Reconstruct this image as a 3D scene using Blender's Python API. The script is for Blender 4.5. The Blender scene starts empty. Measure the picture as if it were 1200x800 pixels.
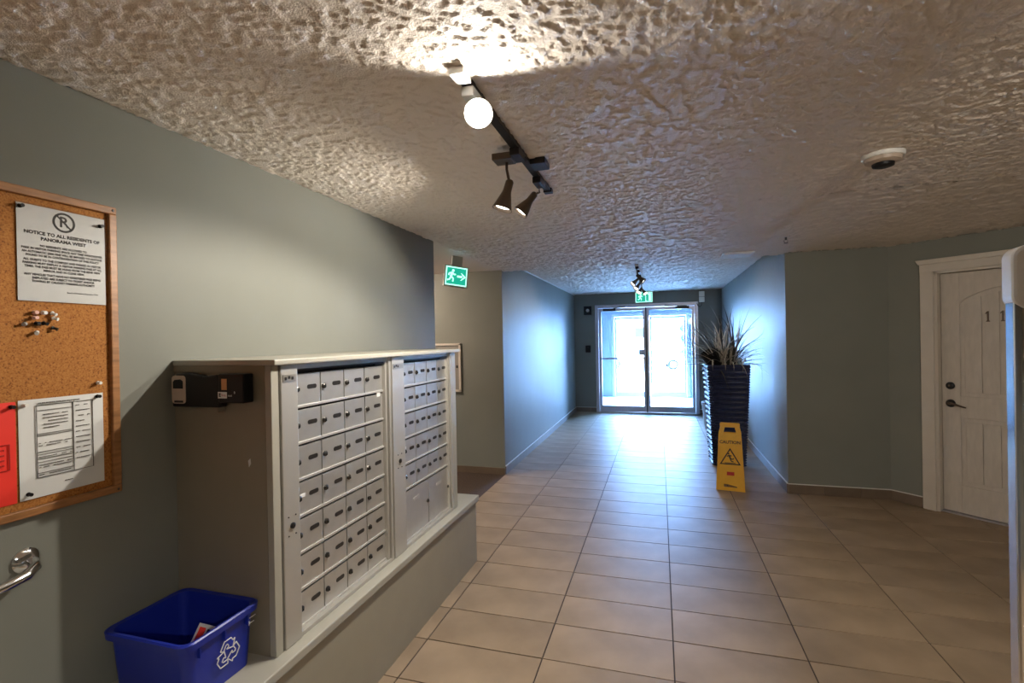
import bpy, bmesh, math, random
import numpy as np
from mathutils import Vector, Matrix
random.seed(7)
SC = bpy.context.scene
COL = SC.collection
PI = math.pi

# ------------------------------------------------------------------ camera
def make_camera():
    f, yaw, pitch, roll = 579.632, 0.2895254, -0.0032943, -0.0184246
    cy, sy = math.cos(yaw), math.sin(yaw)
    fw = Vector((-sy * math.cos(pitch), cy * math.cos(pitch), math.sin(pitch)))
    r = Vector((cy, sy, 0)); u = r.cross(fw)
    c, s = math.cos(roll), math.sin(roll)
    r2 = c * r + s * u; u2 = -s * r + c * u
    cam = bpy.data.cameras.new('camera')
    cam.sensor_width = 36.0; cam.lens = f / 1200 * 36; cam.clip_start = 0.02; cam.clip_end = 500
    o = bpy.data.objects.new('camera', cam); COL.objects.link(o)
    m = Matrix((r2, u2, -fw)).transposed().to_4x4()
    m.translation = Vector((0, 0, 1.5439)); o.matrix_world = m
    SC.camera = o
make_camera()

# ------------------------------------------------------------------ sky, exposure
SC.view_settings.view_transform = 'Standard'; SC.view_settings.look = 'None'
SC.view_settings.gamma = 1.0; SC.view_settings.use_curve_mapping = False
SC.view_settings.exposure = 0.9
W = bpy.data.worlds.new('sky'); SC.world = W; W.use_nodes = True
bg = W.node_tree.nodes['Background']
bg.inputs[0].default_value = (0.27, 0.46, 1.0, 1); bg.inputs[1].default_value = 130.0
WARM = (1.0, 0.92, 0.80)
HEAD_W = 17.0          # watts of one track lamp head

def portal(loc, sx, sz):
    l = bpy.data.lights.new('door_daylight_portal', 'AREA'); l.shape = 'RECTANGLE'; l.size = sx; l.size_y = sz
    l.cycles.is_portal = True
    o = bpy.data.objects.new('door_daylight_portal', l); COL.objects.link(o)
    o.location = loc; o.rotation_euler = (-PI / 2, 0, 0)
def sun():
    l = bpy.data.lights.new('sun', 'SUN'); l.energy = 155; l.color = (0.74, 0.86, 1.0); l.angle = 0.01
    o = bpy.data.objects.new('sun', l); COL.objects.link(o); o.rotation_euler = (math.radians(14), math.radians(-42), 0)
sun()
portal((-0.24, 13.45, 1.05), 2.2, 2.1)

# ------------------------------------------------------------------ materials
MATS = {}
def mat(name, col, rough=0.5, metal=0.0, var=0.0, vscale=8.0, bump=0.0, bscale=60.0, bdist=0.002,
        emit=None, estr=0.0, spec=0.5, trans=0.0, rnd=0.0, stretch=None):
    if name in MATS: return MATS[name]
    m = bpy.data.materials.new(name); m.use_nodes = True; MATS[name] = m
    nt = m.node_tree; b = nt.nodes['Principled BSDF']; N = nt.nodes.new; L = nt.links.new
    b.inputs['Roughness'].default_value = rough; b.inputs['Metallic'].default_value = metal
    b.inputs['Specular IOR Level'].default_value = spec
    b.inputs['Base Color'].default_value = (*col, 1)
    if trans: b.inputs['Transmission Weight'].default_value = trans
    if emit: b.inputs['Emission Color'].default_value = (*emit, 1); b.inputs['Emission Strength'].default_value = estr
    tc = N('ShaderNodeTexCoord'); src = tc.outputs['Object']
    if stretch:
        mp = N('ShaderNodeMapping'); mp.inputs['Scale'].default_value = stretch; L(src, mp.inputs['Vector']); src = mp.outputs['Vector']
    if var or rnd:
        n = N('ShaderNodeTexNoise'); n.inputs['Scale'].default_value = vscale; n.inputs['Detail'].default_value = 5
        L(src, n.inputs['Vector'])
        mr = N('ShaderNodeMapRange'); mr.inputs['From Min'].default_value = 0.3; mr.inputs['From Max'].default_value = 0.7
        mr.inputs['To Min'].default_value = 1 - var; mr.inputs['To Max'].default_value = 1 + var; L(n.outputs['Fac'], mr.inputs['Value'])
        v = mr.outputs['Result']
        if rnd:
            oi = N('ShaderNodeObjectInfo'); m2 = N('ShaderNodeMapRange'); m2.inputs['To Min'].default_value = 1 - rnd; m2.inputs['To Max'].default_value = 1 + rnd
            L(oi.outputs['Random'], m2.inputs['Value']); mm = N('ShaderNodeMath'); mm.operation = 'MULTIPLY'
            L(v, mm.inputs[0]); L(m2.outputs['Result'], mm.inputs[1]); v = mm.outputs[0]
        vm = N('ShaderNodeVectorMath'); vm.operation = 'SCALE'; vm.inputs[0].default_value = col; L(v, vm.inputs['Scale'])
        L(vm.outputs[0], b.inputs['Base Color'])
    if bump:
        n2 = N('ShaderNodeTexNoise'); n2.inputs['Scale'].default_value = bscale; n2.inputs['Detail'].default_value = 3
        L(src, n2.inputs['Vector'])
        bp = N('ShaderNodeBump'); bp.inputs['Strength'].default_value = bump; bp.inputs['Distance'].default_value = bdist
        L(n2.outputs['Fac'], bp.inputs['Height']); L(bp.outputs['Normal'], b.inputs['Normal'])
    return m

def ceiling_mat():
    m = bpy.data.materials.new('knockdown_ceiling'); m.use_nodes = True
    nt = m.node_tree; b = nt.nodes['Principled BSDF']; N = nt.nodes.new; L = nt.links.new
    b.inputs['Base Color'].default_value = (0.84, 0.76, 0.68, 1); b.inputs['Roughness'].default_value = 0.55
    b.inputs['Specular IOR Level'].default_value = 0.35
    tc = N('ShaderNodeTexCoord')
    ad = N('ShaderNodeTexNoise'); ad.inputs['Scale'].default_value = 170; ad.inputs['Detail'].default_value = 3; L(tc.outputs['Object'], ad.inputs['Vector'])
    bp = N('ShaderNodeBump'); bp.inputs['Strength'].default_value = 0.8; bp.inputs['Distance'].default_value = 0.004
    L(ad.outputs[0], bp.inputs['Height']); L(bp.outputs['Normal'], b.inputs['Normal'])
    return m

def cork_mat():
    m = bpy.data.materials.new('cork'); m.use_nodes = True
    nt = m.node_tree; b = nt.nodes['Principled BSDF']; N = nt.nodes.new; L = nt.links.new
    tc = N('ShaderNodeTexCoord'); n = N('ShaderNodeTexNoise'); n.inputs['Scale'].default_value = 240; n.inputs['Detail'].default_value = 3
    L(tc.outputs['Object'], n.inputs['Vector'])
    r = N('ShaderNodeValToRGB'); e = r.color_ramp.elements
    e[0].position = 0.27; e[0].color = (0.10, 0.034, 0.007, 1); e[1].position = 0.66; e[1].color = (0.46, 0.20, 0.045, 1)
    x = e.new(0.40); x.color = (0.34, 0.12, 0.018, 1)
    L(n.outputs['Fac'], r.inputs['Fac']); L(r.outputs['Color'], b.inputs['Base Color']); b.inputs['Roughness'].default_value = 0.85
    bp = N('ShaderNodeBump'); bp.inputs['Strength'].default_value = 0.4; bp.inputs['Distance'].default_value = 0.001
    L(n.outputs['Fac'], bp.inputs['Height']); L(bp.outputs['Normal'], b.inputs['Normal'])
    return m

def glass_mat(name, tint, gloss=0.08):
    m = bpy.data.materials.new(name); m.use_nodes = True; nt = m.node_tree; N = nt.nodes.new; L = nt.links.new
    nt.nodes.remove(nt.nodes['Principled BSDF'])
    t = N('ShaderNodeBsdfTransparent'); t.inputs[0].default_value = (*tint, 1)
    g = N('ShaderNodeBsdfGlossy'); g.inputs['Roughness'].default_value = 0.03
    mx = N('ShaderNodeMixShader'); fr = N('ShaderNodeLayerWeight'); fr.inputs['Blend'].default_value = 0.5
    pw = N('ShaderNodeMath'); pw.operation = 'POWER'; pw.inputs[1].default_value = 5.0; L(fr.outputs['Facing'], pw.inputs[0])
    mu = N('ShaderNodeMath'); mu.operation = 'MULTIPLY_ADD'; mu.inputs[1].default_value = 0.8; mu.inputs[2].default_value = gloss / 2; L(pw.outputs[0], mu.inputs[0])
    L(mu.outputs[0], mx.inputs[0]); L(t.outputs[0], mx.inputs[1]); L(g.outputs[0], mx.inputs[2]); L(mx.outputs[0], nt.nodes['Material Output'].inputs[0])
    return m

M_WALL = mat('sage_wall_paint', (0.235, 0.24, 0.212), 0.46, var=0.03, vscale=3, bump=0.25, bscale=220, bdist=0.001, spec=0.11)
M_CEIL = ceiling_mat()
M_TILE = mat('taupe_floor_tile', (0.33, 0.245, 0.165), 0.46, var=0.17, vscale=3.2, rnd=0.07, bump=0.10, bscale=14, bdist=0.004, spec=0.07)
M_GROUT = mat('dark_grout', (0.05, 0.035, 0.025), 0.9)
M_BASET = mat('baseboard_tile', (0.17, 0.122, 0.085), 0.4, var=0.12, vscale=6, rnd=0.06)
M_TRIMW = mat('pale_edge_trim', (0.72, 0.70, 0.66), 0.4)
M_CARPET = mat('brown_carpet', (0.060, 0.038, 0.026), 0.95, var=0.3, vscale=60, bump=0.6, bscale=300, bdist=0.004)
M_CORK = cork_mat()
M_OAK = mat('oak_frame', (0.34, 0.155, 0.055), 0.45, var=0.25, vscale=14, stretch=(1, 1, 6))
M_PAPER = mat('white_paper', (0.72, 0.73, 0.72), 0.55, var=0.02)
M_INK = mat('black_ink', (0.02, 0.02, 0.022), 0.6)
M_INKG = mat('grey_ink', (0.16, 0.15, 0.14), 0.6)
M_RED = mat('red_paper', (0.85, 0.035, 0.02), 0.5)
M_REDI = mat('dark_red_ink', (0.45, 0.015, 0.01), 0.5)
M_SLEEVE = glass_mat('clear_plastic_sleeve', (0.97, 0.97, 0.97), 0.12)
M_CHROME = mat('chrome', (0.75, 0.75, 0.76), 0.12, 1.0)
M_SHELF = mat('cream_laminate', (0.40, 0.385, 0.33), 0.4, var=0.04, vscale=5)
M_BENCH = mat('taupe_bench_paint', (0.33, 0.30, 0.23), 0.5, var=0.03, bump=0.2, bscale=200, bdist=0.001)
M_CASE = mat('taupe_side_panel', (0.28, 0.245, 0.185), 0.5, var=0.04, vscale=5, bump=0.15, bscale=180, bdist=0.001)
M_ALU = mat('brushed_aluminium', (0.62, 0.61, 0.59), 0.38, 0.75, var=0.03, vscale=20, rnd=0.03)
M_ALUF = mat('aluminium_frame', (0.55, 0.53, 0.49), 0.42, 0.55)
M_LIP = mat('bright_aluminium_lip', (0.72, 0.71, 0.69), 0.35, 0.65)
M_DARK = mat('dark_gap', (0.02, 0.02, 0.02), 0.8)
M_SLOT = mat('dark_name_slot', (0.022, 0.02, 0.02), 0.35)
M_LOCK = mat('dark_lock_metal', (0.10, 0.095, 0.09), 0.3, 0.9)
M_BRASS = mat('engraved_plate', (0.42, 0.40, 0.36), 0.35, 0.7)
M_BLUE = mat('blue_plastic', (0.012, 0.028, 0.34), 0.35)
M_WHITE = mat('white_plastic', (0.78, 0.77, 0.74), 0.4)
M_WPRINT = mat('white_print', (0.80, 0.80, 0.80), 0.5)
M_BLACK = mat('black_plastic', (0.008, 0.008, 0.009), 0.45, spec=0.25)
M_BLACKM = mat('black_metal', (0.03, 0.028, 0.028), 0.4, 0.4)
M_BRONZE = mat('bronze_lamp_metal', (0.16, 0.125, 0.10), 0.32, 0.8)
M_GREYP = mat('grey_plastic', (0.42, 0.41, 0.40), 0.4)
M_TANP = mat('tan_plastic', (0.50, 0.40, 0.32), 0.4)
M_ORANGE = mat('orange_sticker', (0.62, 0.30, 0.12), 0.5)
M_LAMP = mat('lamp_lens', (1, 1, 1), 0.3, emit=(1.0, 0.96, 0.88), estr=60)
M_LAMPD = mat('lamp_lens_soft', (1, 1, 1), 0.3, emit=(1.0, 0.92, 0.8), estr=8)
M_LAMPF = mat('flush_lamp_diffuser', (1, 1, 1), 0.3, emit=(1.0, 0.80, 0.64), estr=100)
M_DOORW = mat('cream_door_paint', (0.62, 0.56, 0.49), 0.42, var=0.06, vscale=10, stretch=(4, 4, 1))
M_CASING = mat('cream_casing_paint', (0.66, 0.60, 0.52), 0.4, var=0.03)
M_FRAME = mat('door_aluminium', (0.52, 0.50, 0.54), 0.35, 0.5)
M_GLASS = glass_mat('door_glass', (0.93, 0.98, 0.97))
M_VEST = mat('vestibule_paint', (0.30, 0.34, 0.37), 0.5)
M_VFLOOR = mat('vestibule_tile', (0.62, 0.66, 0.66), 0.3, var=0.05)
M_GREEN = mat('green_exit_panel', (0.0, 0.30, 0.20), 0.4, emit=(0.01, 0.42, 0.28), estr=0.55)
M_GREENL = mat('pale_green_pictogram', (0.5, 0.9, 0.75), 0.4, emit=(0.42, 0.95, 0.75), estr=0.8)
M_YEL = mat('yellow_plastic', (0.80, 0.42, 0.02), 0.38, var=0.05, vscale=12)
M_WEAVE = mat('dark_woven_resin', (0.022, 0.030, 0.085), 0.42, var=0.3, vscale=30)
M_SOIL = mat('potting_soil', (0.03, 0.022, 0.015), 0.9)
M_LEAFD = mat('dark_grass_blade', (0.07, 0.072, 0.060), 0.45, rnd=0.3, var=0.1)
M_LEAFL = mat('pale_grass_blade', (0.58, 0.52, 0.43), 0.5, rnd=0.3, var=0.1)
M_LIGHTPOT = mat('light_grey_pot', (0.55, 0.57, 0.60), 0.4)
M_PANEL = mat('beige_panel', (0.36, 0.28, 0.19), 0.35, var=0.05)
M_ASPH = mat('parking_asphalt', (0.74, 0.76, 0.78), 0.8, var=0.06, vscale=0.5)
M_CARW = mat('white_car_paint', (0.85, 0.86, 0.88), 0.2)
M_CARG = mat('silver_car_paint', (0.6, 0.62, 0.65), 0.2)
M_TYRE = mat('tyre_rubber', (0.006, 0.006, 0.006), 0.9, spec=0.05)
M_WINDOW = mat('window_dark', (0.008, 0.010, 0.011), 0.5, spec=0.1)
M_SIDING = mat('pale_siding', (0.80, 0.82, 0.84), 0.6)
M_ROOF = mat('grey_shingles', (0.35, 0.36, 0.38), 0.8)
M_FOLI = mat('tree_foliage', (0.006, 0.022, 0.008), 0.9, spec=0.05, var=0.3)
M_BARK = mat('bark', (0.15, 0.11, 0.08), 0.9)
M_PICT = mat('grey_board_face', (0.30, 0.28, 0.25), 0.5)
M_PINK = mat('pink_pin', (0.75, 0.45, 0.38), 0.35)

# ------------------------------------------------------------------ mesh helpers
class MB:
    def __init__(s): s.v = []; s.f = []
    def add(s, vs, fs, M=None):
        o = len(s.v)
        s.v += [tuple(M @ Vector(v)) if M else tuple(v) for v in vs]
        s.f += [tuple(i + o for i in f) for f in fs]; return s
    def box(s, x0, x1, y0, y1, z0, z1, M=None):
        vs = [(x, y, z) for z in (z0, z1) for y in (y0, y1) for x in (x0, x1)]
        return s.add(vs, [(0, 2, 3, 1), (4, 5, 7, 6), (0, 1, 5, 4), (2, 6, 7, 3), (0, 4, 6, 2), (1, 3, 7, 5)], M)
    def prism(s, poly, y0, y1, M=None):                 # polygon in x,z extruded along y (front y0)
        n = len(poly)
        a = sum(poly[i][0] * poly[(i + 1) % n][1] - poly[(i + 1) % n][0] * poly[i][1] for i in range(n))
        if a < 0: poly = poly[::-1]
        vs = [(x, y0, z) for x, z in poly] + [(x, y1, z) for x, z in poly]
        fs = [tuple(range(n)), tuple(range(2 * n - 1, n - 1, -1))] + [(i, i + n, (i + 1) % n + n, (i + 1) % n) for i in range(n)]
        return s.add(vs, fs, M)
    def slab(s, poly, z0, z1):                          # polygon in x,y extruded along z
        n = len(poly)
        a = sum(poly[i][0] * poly[(i + 1) % n][1] - poly[(i + 1) % n][0] * poly[i][1] for i in range(n))
        if a < 0: poly = poly[::-1]
        vs = [(x, y, z0) for x, y in poly] + [(x, y, z1) for x, y in poly]
        fs = [tuple(range(n - 1, -1, -1)), tuple(range(n, 2 * n))] + [(i, (i + 1) % n, (i + 1) % n + n, i + n) for i in range(n)]
        return s.add(vs, fs)
    def lathe(s, prof, seg=20, M=None, caps=True):      # profile (r,z) about z
        vs = []; fs = []; n = len(prof)
        for r, z in prof:
            for k in range(seg):
                a = 2 * PI * k / seg; vs.append((r * math.cos(a), r * math.sin(a), z))
        for i in range(n - 1):
            for k in range(seg):
                k2 = (k + 1) % seg; fs.append((i * seg + k, i * seg + k2, (i + 1) * seg + k2, (i + 1) * seg + k))
        if caps:
            fs.append(tuple(range(seg - 1, -1, -1))); fs.append(tuple(range((n - 1) * seg, n * seg)))
        return s.add(vs, fs, M)
    def tube(s, path, r, seg=10, M=None):
        P = [Vector(p) for p in path]; n = len(P); vs = []; fs = []
        rr = r if isinstance(r, (list, tuple)) else [r] * n
        up = Vector((0, 0, 1))
        for i, p in enumerate(P):
            d = (P[min(i + 1, n - 1)] - P[max(i - 1, 0)]).normalized()
            a = d.cross(up) if abs(d.z) < 0.95 else d.cross(Vector((1, 0, 0)))
            a.normalize(); b = d.cross(a)
            for k in range(seg):
                t = 2 * PI * k / seg; vs.append(p + rr[i] * (math.cos(t) * a + math.sin(t) * b))
        for i in range(n - 1):
            for k in range(seg):
                k2 = (k + 1) % seg; fs.append((i * seg + k, (i + 1) * seg + k, (i + 1) * seg + k2, i * seg + k2))
        fs.append(tuple(range(seg))); fs.append(tuple(range(n * seg - 1, (n - 1) * seg - 1, -1)))
        return s.add(vs, fs, M)
    def build(s, name, m, parent=None, smooth=False, bev=0.0, loc=None):
        me = bpy.data.meshes.new(name); me.from_pydata(s.v, [], s.f); me.materials.append(m)
        bm = bmesh.new(); bm.from_mesh(me); bmesh.ops.recalc_face_normals(bm, faces=bm.faces); bm.to_mesh(me); bm.free()
        if smooth:
            me.polygons.foreach_set('use_smooth', [True] * len(me.polygons)); me.set_sharp_from_angle(angle=math.radians(40))
        o = bpy.data.objects.new(name, me); COL.objects.link(o)
        if parent: o.parent = parent
        if loc: o.location = loc
        if bev:
            b = o.modifiers.new('bevel', 'BEVEL'); b.width = bev; b.segments = 2; b.limit_method = 'ANGLE'; b.angle_limit = math.radians(40)
        return o

def tag(o, label=None, cat=None, group=None, kind=None):
    if label: o['label'] = label
    if cat: o['category'] = cat
    if group: o['group'] = group
    if kind: o['kind'] = kind
    return o
def thing(name, label, cat, loc=(0, 0, 0), rz=0.0, group=None, kind=None, rx=0.0, ry=0.0):
    o = bpy.data.objects.new(name, None); o.empty_display_size = 0.1; COL.objects.link(o)
    o.location = loc; o.rotation_euler = (rx, ry, rz); return tag(o, label, cat, group, kind)
def struct(name, mb, m, label=None, **k): return tag(mb.build(name, m, **k), label, None, None, 'structure')
def link(mesh, name, parent, loc=(0, 0, 0), rot=None):
    o = bpy.data.objects.new(name, mesh); COL.objects.link(o); o.parent = parent; o.location = loc
    if rot: o.rotation_euler = rot
    return o
def aim(p, d):                                          # matrix sending local -z to direction d at p
    d = Vector(d).normalized(); q = (-d).to_track_quat('Z', 'Y'); return Matrix.Translation(p) @ q.to_matrix().to_4x4()
def text(body, size, m, parent, x, y, z, name='lettering', align='CENTER', sx=1.0, rotz=0.0, bold=0.0, space=1.0, lead=1.0):
    # lettering standing in local x,z and facing local -y
    c = bpy.data.curves.new('t', 'FONT'); c.body = body; c.size = size; c.align_x = align; c.align_y = 'CENTER'
    c.resolution_u = 2; c.offset = bold; c.space_character = space; c.space_line = lead
    t = bpy.data.objects.new('t', c); COL.objects.link(t)
    bpy.context.view_layer.update()
    me = bpy.data.meshes.new_from_object(t.evaluated_get(bpy.context.evaluated_depsgraph_get()))
    bpy.data.objects.remove(t); bpy.data.curves.remove(c)
    me.name = name; me.materials.clear(); me.materials.append(m)
    o = bpy.data.objects.new(name, me); COL.objects.link(o); o.parent = parent
    o.location = (x, y, z); o.rotation_euler = (PI / 2, rotz, 0); o.scale = (sx, 1, 1)
    return o
def rrect(x0, x1, z0, z1, r, n=4):
    out = []
    for cx, cz, a0 in ((x1 - r, z1 - r, 0), (x0 + r, z1 - r, 90), (x0 + r, z0 + r, 180), (x1 - r, z0 + r, 270)):
        for k in range(n + 1):
            a = math.radians(a0 + 90 * k / n); out.append((cx + r * math.cos(a), cz + r * math.sin(a)))
    return out

# ------------------------------------------------------------------ the setting
ZC, ZH = 2.345, 2.475                 # hall ceiling, higher entrance ceiling
XL, XR = -1.72, 1.18                  # side walls of the entrance corridor
YB = 10.45                            # wall with the glass doors
CX, CY = 2.03, 5.37                   # corner where the angled wall begins
R2 = math.sqrt(0.5)
def W45(s, d=0.0): return (CX + R2 * s + R2 * d, CY - R2 * s + R2 * d)

struct('wall_left', MB().box(XL - .12, XL, -2.0, 3.62, 0, 2.6), M_WALL, 'sage grey wall behind the mailboxes')
struct('wall_side_passage_near', MB().box(-5.0, XL - .12, 3.50, 3.62, 0, 2.6), M_WALL)
struct('wall_side_passage_far', MB().box(-5.0, XL - .12, 5.41, 5.53, 0, 2.6), M_WALL)
struct('wall_side_passage_end', MB().box(-5.12, -5.0, 3.5, 5.53, 0, 2.6), M_WALL)
struct('wall_corridor_left', MB().box(XL - .12, XL, 5.41, YB, 0, 2.6), M_WALL)
struct('wall_corridor_right', MB().box(XR, XR + .12, CY, YB, 0, 2.6), M_WALL)
struct('wall_right_return', MB().box(XR + .12, CX + .05, CY, CY + .12, 0, 2.6), M_WALL)
D0, D1, DH = 0.335, 1.265, 2.075      # door opening along the angled wall
mb = MB()
def wseg(s0, s1, z0, z1): mb.slab([W45(s0), W45(s1), W45(s1, .12), W45(s0, .12)], z0, z1)
wseg(0, D0, 0, 2.6); wseg(D1, 1.62, 0, 2.6); wseg(D0, D1, DH, 2.6)
MB().slab([W45(D0 - .2, .13), W45(D1 + .2, .13), W45(D1 + .2, .2), W45(D0 - .2, .2)], 0, 2.6).build('wall_light_leak_block', M_WALL)['kind'] = 'structure'  # added backing slab, stops outside light leaking in around the unit door
struct('wall_angled', mb, M_WALL, 'angled sage wall holding the cream unit door')
xr, yr = W45(1.6)
struct('wall_right', MB().box(xr, xr + .12, -2.0, yr, 0, 2.6), M_WALL)
struct('wall_front', MB().box(XL - .12, xr + .12, -2.12, -2.0, 0, 2.6), M_WALL)
FX0, FX1, FZ = -1.285, 0.745, 2.235   # glass door frame, outer
mb = MB(); mb.box(XL - .12, FX0, YB, YB + .12, 0, 2.6); mb.box(FX1, XR + .12, YB, YB + .12, 0, 2.6); mb.box(FX0, FX1, YB, YB + .12, FZ, 2.6)
struct('wall_back', mb, M_WALL, 'sage wall around the glass entrance doors')
YS = 5.50
CEIL = struct('ceiling', MB().box(-5.12, 3.4, -2.12, YS, ZC, 2.62), M_CEIL, 'knockdown textured ceiling of the mailbox hall')
def relief(parent, x0, x1, y0, y1, step, zc, seed, depth=.0044, sz=1.0):
    # real plaster relief: flat topped splats hanging below the ceiling board
    rs = np.random.RandomState(seed)
    nx, ny = int((x1 - x0) / step), int((y1 - y0) / step)
    xs = np.linspace(x0, x1, nx + 1); ys = np.linspace(y0, y1, ny + 1)
    X, Y = np.meshgrid(xs, ys)
    tab = rs.rand(256, 256)
    def vn(X, Y):
        xi = np.floor(X).astype(int); yi = np.floor(Y).astype(int); fx = X - xi; fy = Y - yi
        fx = fx * fx * (3 - 2 * fx); fy = fy * fy * (3 - 2 * fy)
        g = lambda a, b: tab[a & 255, b & 255]
        return (g(xi, yi) * (1 - fx) + g(xi + 1, yi) * fx) * (1 - fy) + (g(xi, yi + 1) * (1 - fx) + g(xi + 1, yi + 1) * fx) * fy
    c, s_ = math.cos(.6), math.sin(.6)
    U, V = c * X - s_ * Y, s_ * X + c * Y
    h = .60 * vn(U / (.022 * sz), V / (.022 * sz)) + .40 * vn(X / (.011 * sz) + 40, Y / (.011 * sz) + 9) + .14 * (vn(X / .09 + 7, V / .09) - .5)
    q = np.clip((h - .46) / .10, 0, 1); q = q * q * (3 - 2 * q)
    q = q * (.75 + .5 * vn(U / .05 + 3, V / .05 + 80))
    Zz = zc - .0008 - depth * q
    co = np.stack([X, Y, Zz], -1).reshape(-1, 3)
    idx = np.arange((nx + 1) * (ny + 1)).reshape(ny + 1, nx + 1)
    f = np.stack([idx[:-1, :-1], idx[1:, :-1], idx[1:, 1:], idx[:-1, 1:]], -1).reshape(-1, 4)
    me = bpy.data.meshes.new('plaster_relief'); me.vertices.add(len(co)); me.vertices.foreach_set('co', co.ravel())
    me.loops.add(f.size); me.loops.foreach_set('vertex_index', f.ravel().astype(np.int32))
    me.polygons.add(len(f)); me.polygons.foreach_set('loop_start', np.arange(0, f.size, 4, dtype=np.int32))
    me.update(); me.validate(); me.materials.append(M_CEIL)
    me.polygons.foreach_set('use_smooth', np.ones(len(f), dtype=bool))
    o = bpy.data.objects.new('plaster_relief', me); COL.objects.link(o); o.parent = parent; o['kind'] = 'stuff'
relief(CEIL, XL, 3.17, .45, 3.2, .0052, ZC, 3)
relief(CEIL, XL, 3.17, 3.2, YS - .002, .0085, ZC, 4, .0065, 1.7)
CEIL2 = struct('ceiling_entrance', MB().box(XL - .12, XR + .12, YS, YB + .12, ZH, 2.62), M_CEIL, 'higher textured ceiling of the entrance corridor')
relief(CEIL2, XL, XR, YS + .002, YB, .011, ZH, 5, .0065, 1.9)
struct('trim_1', MB().box(XL, XL + .012, YS + .02, YB, ZH - .014, ZH), M_TRIMW)

# floor: slab, grout and single tiles
struct('floor_slab', MB().box(-5.12, 3.4, -2.12, YB + .12, -.12, -.02), M_GROUT)
floor = thing('floor', 'taupe rectangular floor tiles with dark grout lines', None, kind='structure')
g = MB(); g.box(XL, 3.16, -2.0, CY, -.02, -.004); g.box(XL, XR, CY, YB + .1, -.02, -.004)
g.build('grout', M_GROUT, floor)
def clip(poly, nx, ny, c):            # keep nx*x+ny*y<=c
    out = []
    for i in range(len(poly)):
        a, b = poly[i], poly[(i + 1) % len(poly)]
        da, db = nx * a[0] + ny * a[1] - c, nx * b[0] + ny * b[1] - c
        if da <= 0: out.append(a)
        if da * db < 0:
            t = da / (da - db); out.append((a[0] + t * (b[0] - a[0]), a[1] + t * (b[1] - a[1])))
    return out
TX, TY, X0T, Y0T, GAP = 0.61, 0.305, 0.0413, 2.3233, 0.0034
full = None; n_tile = 0; extra = MB()
for i in range(-3, 6):
    for j in range(-15, 28):
        x0, x1 = X0T + i * TX + GAP, X0T + (i + 1) * TX - GAP
        y0, y1 = Y0T + j * TY + GAP, Y0T + (j + 1) * TY - GAP
        rect = [(x0, y0), (x1, y0), (x1, y1), (x0, y1)]
        polys = []
        if y0 < CY:
            p = clip(rect, 0, 1, CY); p = clip(p, 1, 1, CX + CY + .06)
            p = clip(p, -1, 0, 1.251) if (y1 < 3.3) else clip(p, -1, 0, -XL)
            p = clip(p, 1, 0, 3.16); polys.append(p)
        if y1 > CY:
            p = clip(rect, 0, -1, -CY); p = clip(p, -1, 0, -XL); p = clip(p, 1, 0, XR); p = clip(p, 0, 1, YB + .1); polys.append(p)
        polys = [p for p in polys if len(p) > 2]
        for p in polys:
            area = abs(sum(p[k][0] * p[(k + 1) % len(p)][1] - p[(k + 1) % len(p)][0] * p[k][1] for k in range(len(p)))) / 2
            if area < 2e-4: continue
            h = random.uniform(-.0005, .0005)
            if y1 < 0.9 or n_tile >= 298: extra.slab(p, -.012, h); continue
            n_tile += 1
            if area > 0.182:
                if full is None: full = MB().box(-TX / 2 + GAP, TX / 2 - GAP, -TY / 2 + GAP, TY / 2 - GAP, -.012, 0).build('tile', M_TILE, floor); full.location = ((x0 + x1) / 2, (y0 + y1) / 2, h)
                else: link(full.data, 'tile', floor, ((x0 + x1) / 2, (y0 + y1) / 2, h))
            else:
                c = (sum(q[0] for q in p) / len(p), sum(q[1] for q in p) / len(p))
                MB().slab([(q[0] - c[0], q[1] - c[1]) for q in p], -.012, 0).build('tile', M_TILE, floor, loc=(c[0], c[1], h))
tag(extra.build('tile_field', M_TILE, floor), kind='stuff')
struct('floor_side_passage', MB().box(-5.0, XL, 3.62, 5.41, -.02, .001), M_CARPET, 'dark brown carpet of the side passage')

# tiled baseboards
def baseboard(name, p0, p1, h=0.10, label=None):
    (x0, y0), (x1, y1) = p0, p1; L = math.hypot(x1 - x0, y1 - y0)
    r = thing(name, label, None, (x0, y0, 0), math.atan2(y1 - y0, x1 - x0), kind='structure')
    k = 0.0
    while k < L - .005:
        e = min(k + .305, L)
        MB().box(k + .0015, e - .0015, -.011, 0, .002, h - .007).build('tile', M_BASET, r); k = e
    MB().box(0, L, -.012, 0, h - .007, h).build('edge_strip', M_TRIMW, r)
baseboard('baseboard_corridor_left', (XL, 5.41), (XL, YB), label='tiled baseboard with pale edge along the left corridor wall')
baseboard('baseboard_corridor_right', (XR, YB), (XR, CY), label='tiled baseboard with pale edge behind the planter')
baseboard('baseboard_right_return', (XR, CY), (CX, CY), label='brown tiled baseboard under the dark right wall')
baseboard('baseboard_angled', (CX, CY), W45(0.245), label='short tiled baseboard beside the cream door')
baseboard('baseboard_back_left', (XL + .012, YB), (FX0, YB))
baseboard('baseboard_back_right', (FX1, YB), (XR - .012, YB))
struct('baseboard_side_passage', MB().box(-5.0, XL, 5.398, 5.41, 0, .075), M_BASET)

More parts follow.
